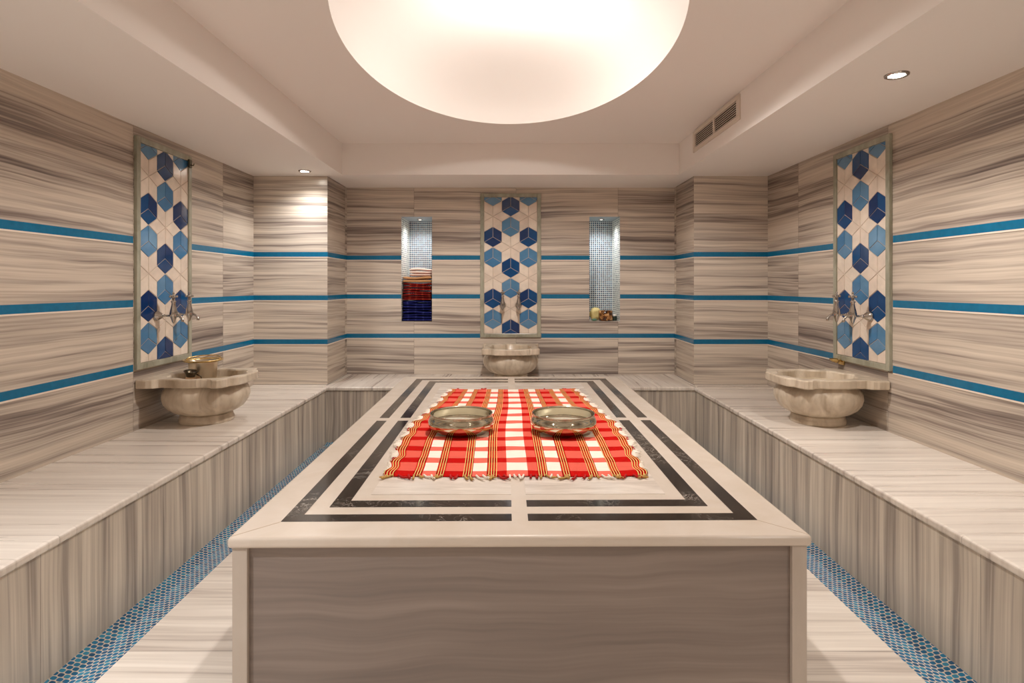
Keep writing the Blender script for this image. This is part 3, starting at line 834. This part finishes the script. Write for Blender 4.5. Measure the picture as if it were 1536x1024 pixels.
folded((nx_, ny_, NZ0 + .001), nw, .30, .095, 4, 'navy', 'navy folded towel at the very bottom of the niche stack', 0, 1)
folded((nx_ - .004, ny_, NZ0 + .098), nw - .01, .29, .095, 4, 'navy', 'navy folded towel second from the bottom of the niche stack', .01, 2)
folded((nx_, ny_ - .003, NZ0 + .196), nw - .006, .29, .085, 4, 'red', 'dark red folded towel resting on the navy towels', -.01, 3)
folded((nx_ + .002, ny_, NZ0 + .284), nw - .01, .29, .075, 3, 'red', 'dark red folded towel just below the tan one', .012, 4)
folded((nx_ + .0, ny_ - .002, NZ0 + .362), nw - .004, .29, .058, 2, 'tan', 'tan striped folded towel between the red and white ones', 0, 5)
folded((nx_ + .026, ny_ + .01, NZ0 + .423), nw - .06, .24, .075, 3, 'white', 'white and pink folded towel on top of the niche stack', .0, 6)

# ------------------------------------------------------------ things in the right niche
t = thing('candle_holder', 'amber brown mottled glass candle holder in the right niche', 'candle holder', (.900, YB + .10, NZ0 + .001))
n = N('amber_mottled_glass'); f = n.noise(n.xyz_vec(), 26, 3, .6, .6)
cm = n.out(n.ramp(f, [(.38, S(44, 22, 8)), (.5, S(112, 66, 26)), (.6, S(190, 140, 84)), (.7, S(222, 186, 136))]), .12)
MB().lathe([(.0008, 0), (.060, 0), (.066, .006), (.067, .05), (.066, .096), (.063, .098), (.061, .095), (.060, .012), (.0008, .010)], 48, ca=False, cb=False).build('glass_cup', cm, t)
MB().lathe([(.0008, .012), (.058, .012), (.058, .060), (.0008, .062)], 40, ca=False, cb=False).build('wax', plain('wax', S(230, 214, 180), .5), t)
def sponge(loc, r, label, col, name, cat, seed, sq=.8):
    b = MB(); rnd = random.Random(seed); R_ = []
    for i in range(0, 17):
        ph = PI * i / 16; ring = []
        for j in range(28):
            th_ = 2 * PI * j / 28
            rr = r * (1 + .10 * math.sin(3 * th_ + seed) * math.sin(ph) + .08 * math.sin(5 * ph + 2 * th_) + rnd.uniform(-.03, .03) * math.sin(ph))
            ring.append((rr * math.sin(ph) * math.cos(th_) + 1e-5 * math.cos(th_), rr * math.sin(ph) * math.sin(th_) + 1e-5 * math.sin(th_), max(0, r * sq + rr * sq * math.cos(ph))))
        R_.append(ring)
    b.rings(R_, 0, True, True)
    n = N(name + '_surface'); v = n.xyz_vec(); f = n.noise(v, 120, 4, .7)
    n.bump(f, .8, .004); m = n.out(n.mix(f, tuple(c_ * .7 for c_ in col), col), .85)
    o = b.build(name, m); o.location = loc
    return tag(o, label, cat)
sponge((.815, YB + .20, NZ0 + .001), .062, 'cream yellow natural sponge behind the brown candle holder', S(240, 220, 150), 'natural_sponge', 'sponge', 2, .95)
sponge((.790, YB + .075, NZ0 + .001), .026, 'small green soap bar at the left front of the right niche', S(90, 130, 110), 'soap_bar', 'soap', 4, .42)
t = thing('lidded_jar', 'small dark green jar with white lid at right in the right niche', 'jar', (.988, YB + .13, NZ0 + .001))
MB().lathe([(.0008, 0), (.022, 0), (.026, .005), (.026, .038), (.022, .043), (.0008, .043)], 32, ca=False, cb=False).build('jar_body', plain('dark_green_glaze', S(40, 58, 50), .2), t)
MB().lathe([(.0008, .043), (.024, .043), (.026, .047), (.024, .055), (.010, .060), (.0008, .061)], 32, ca=False, cb=False).build('jar_lid', plain('white_glaze', S(232, 226, 214), .25), t)
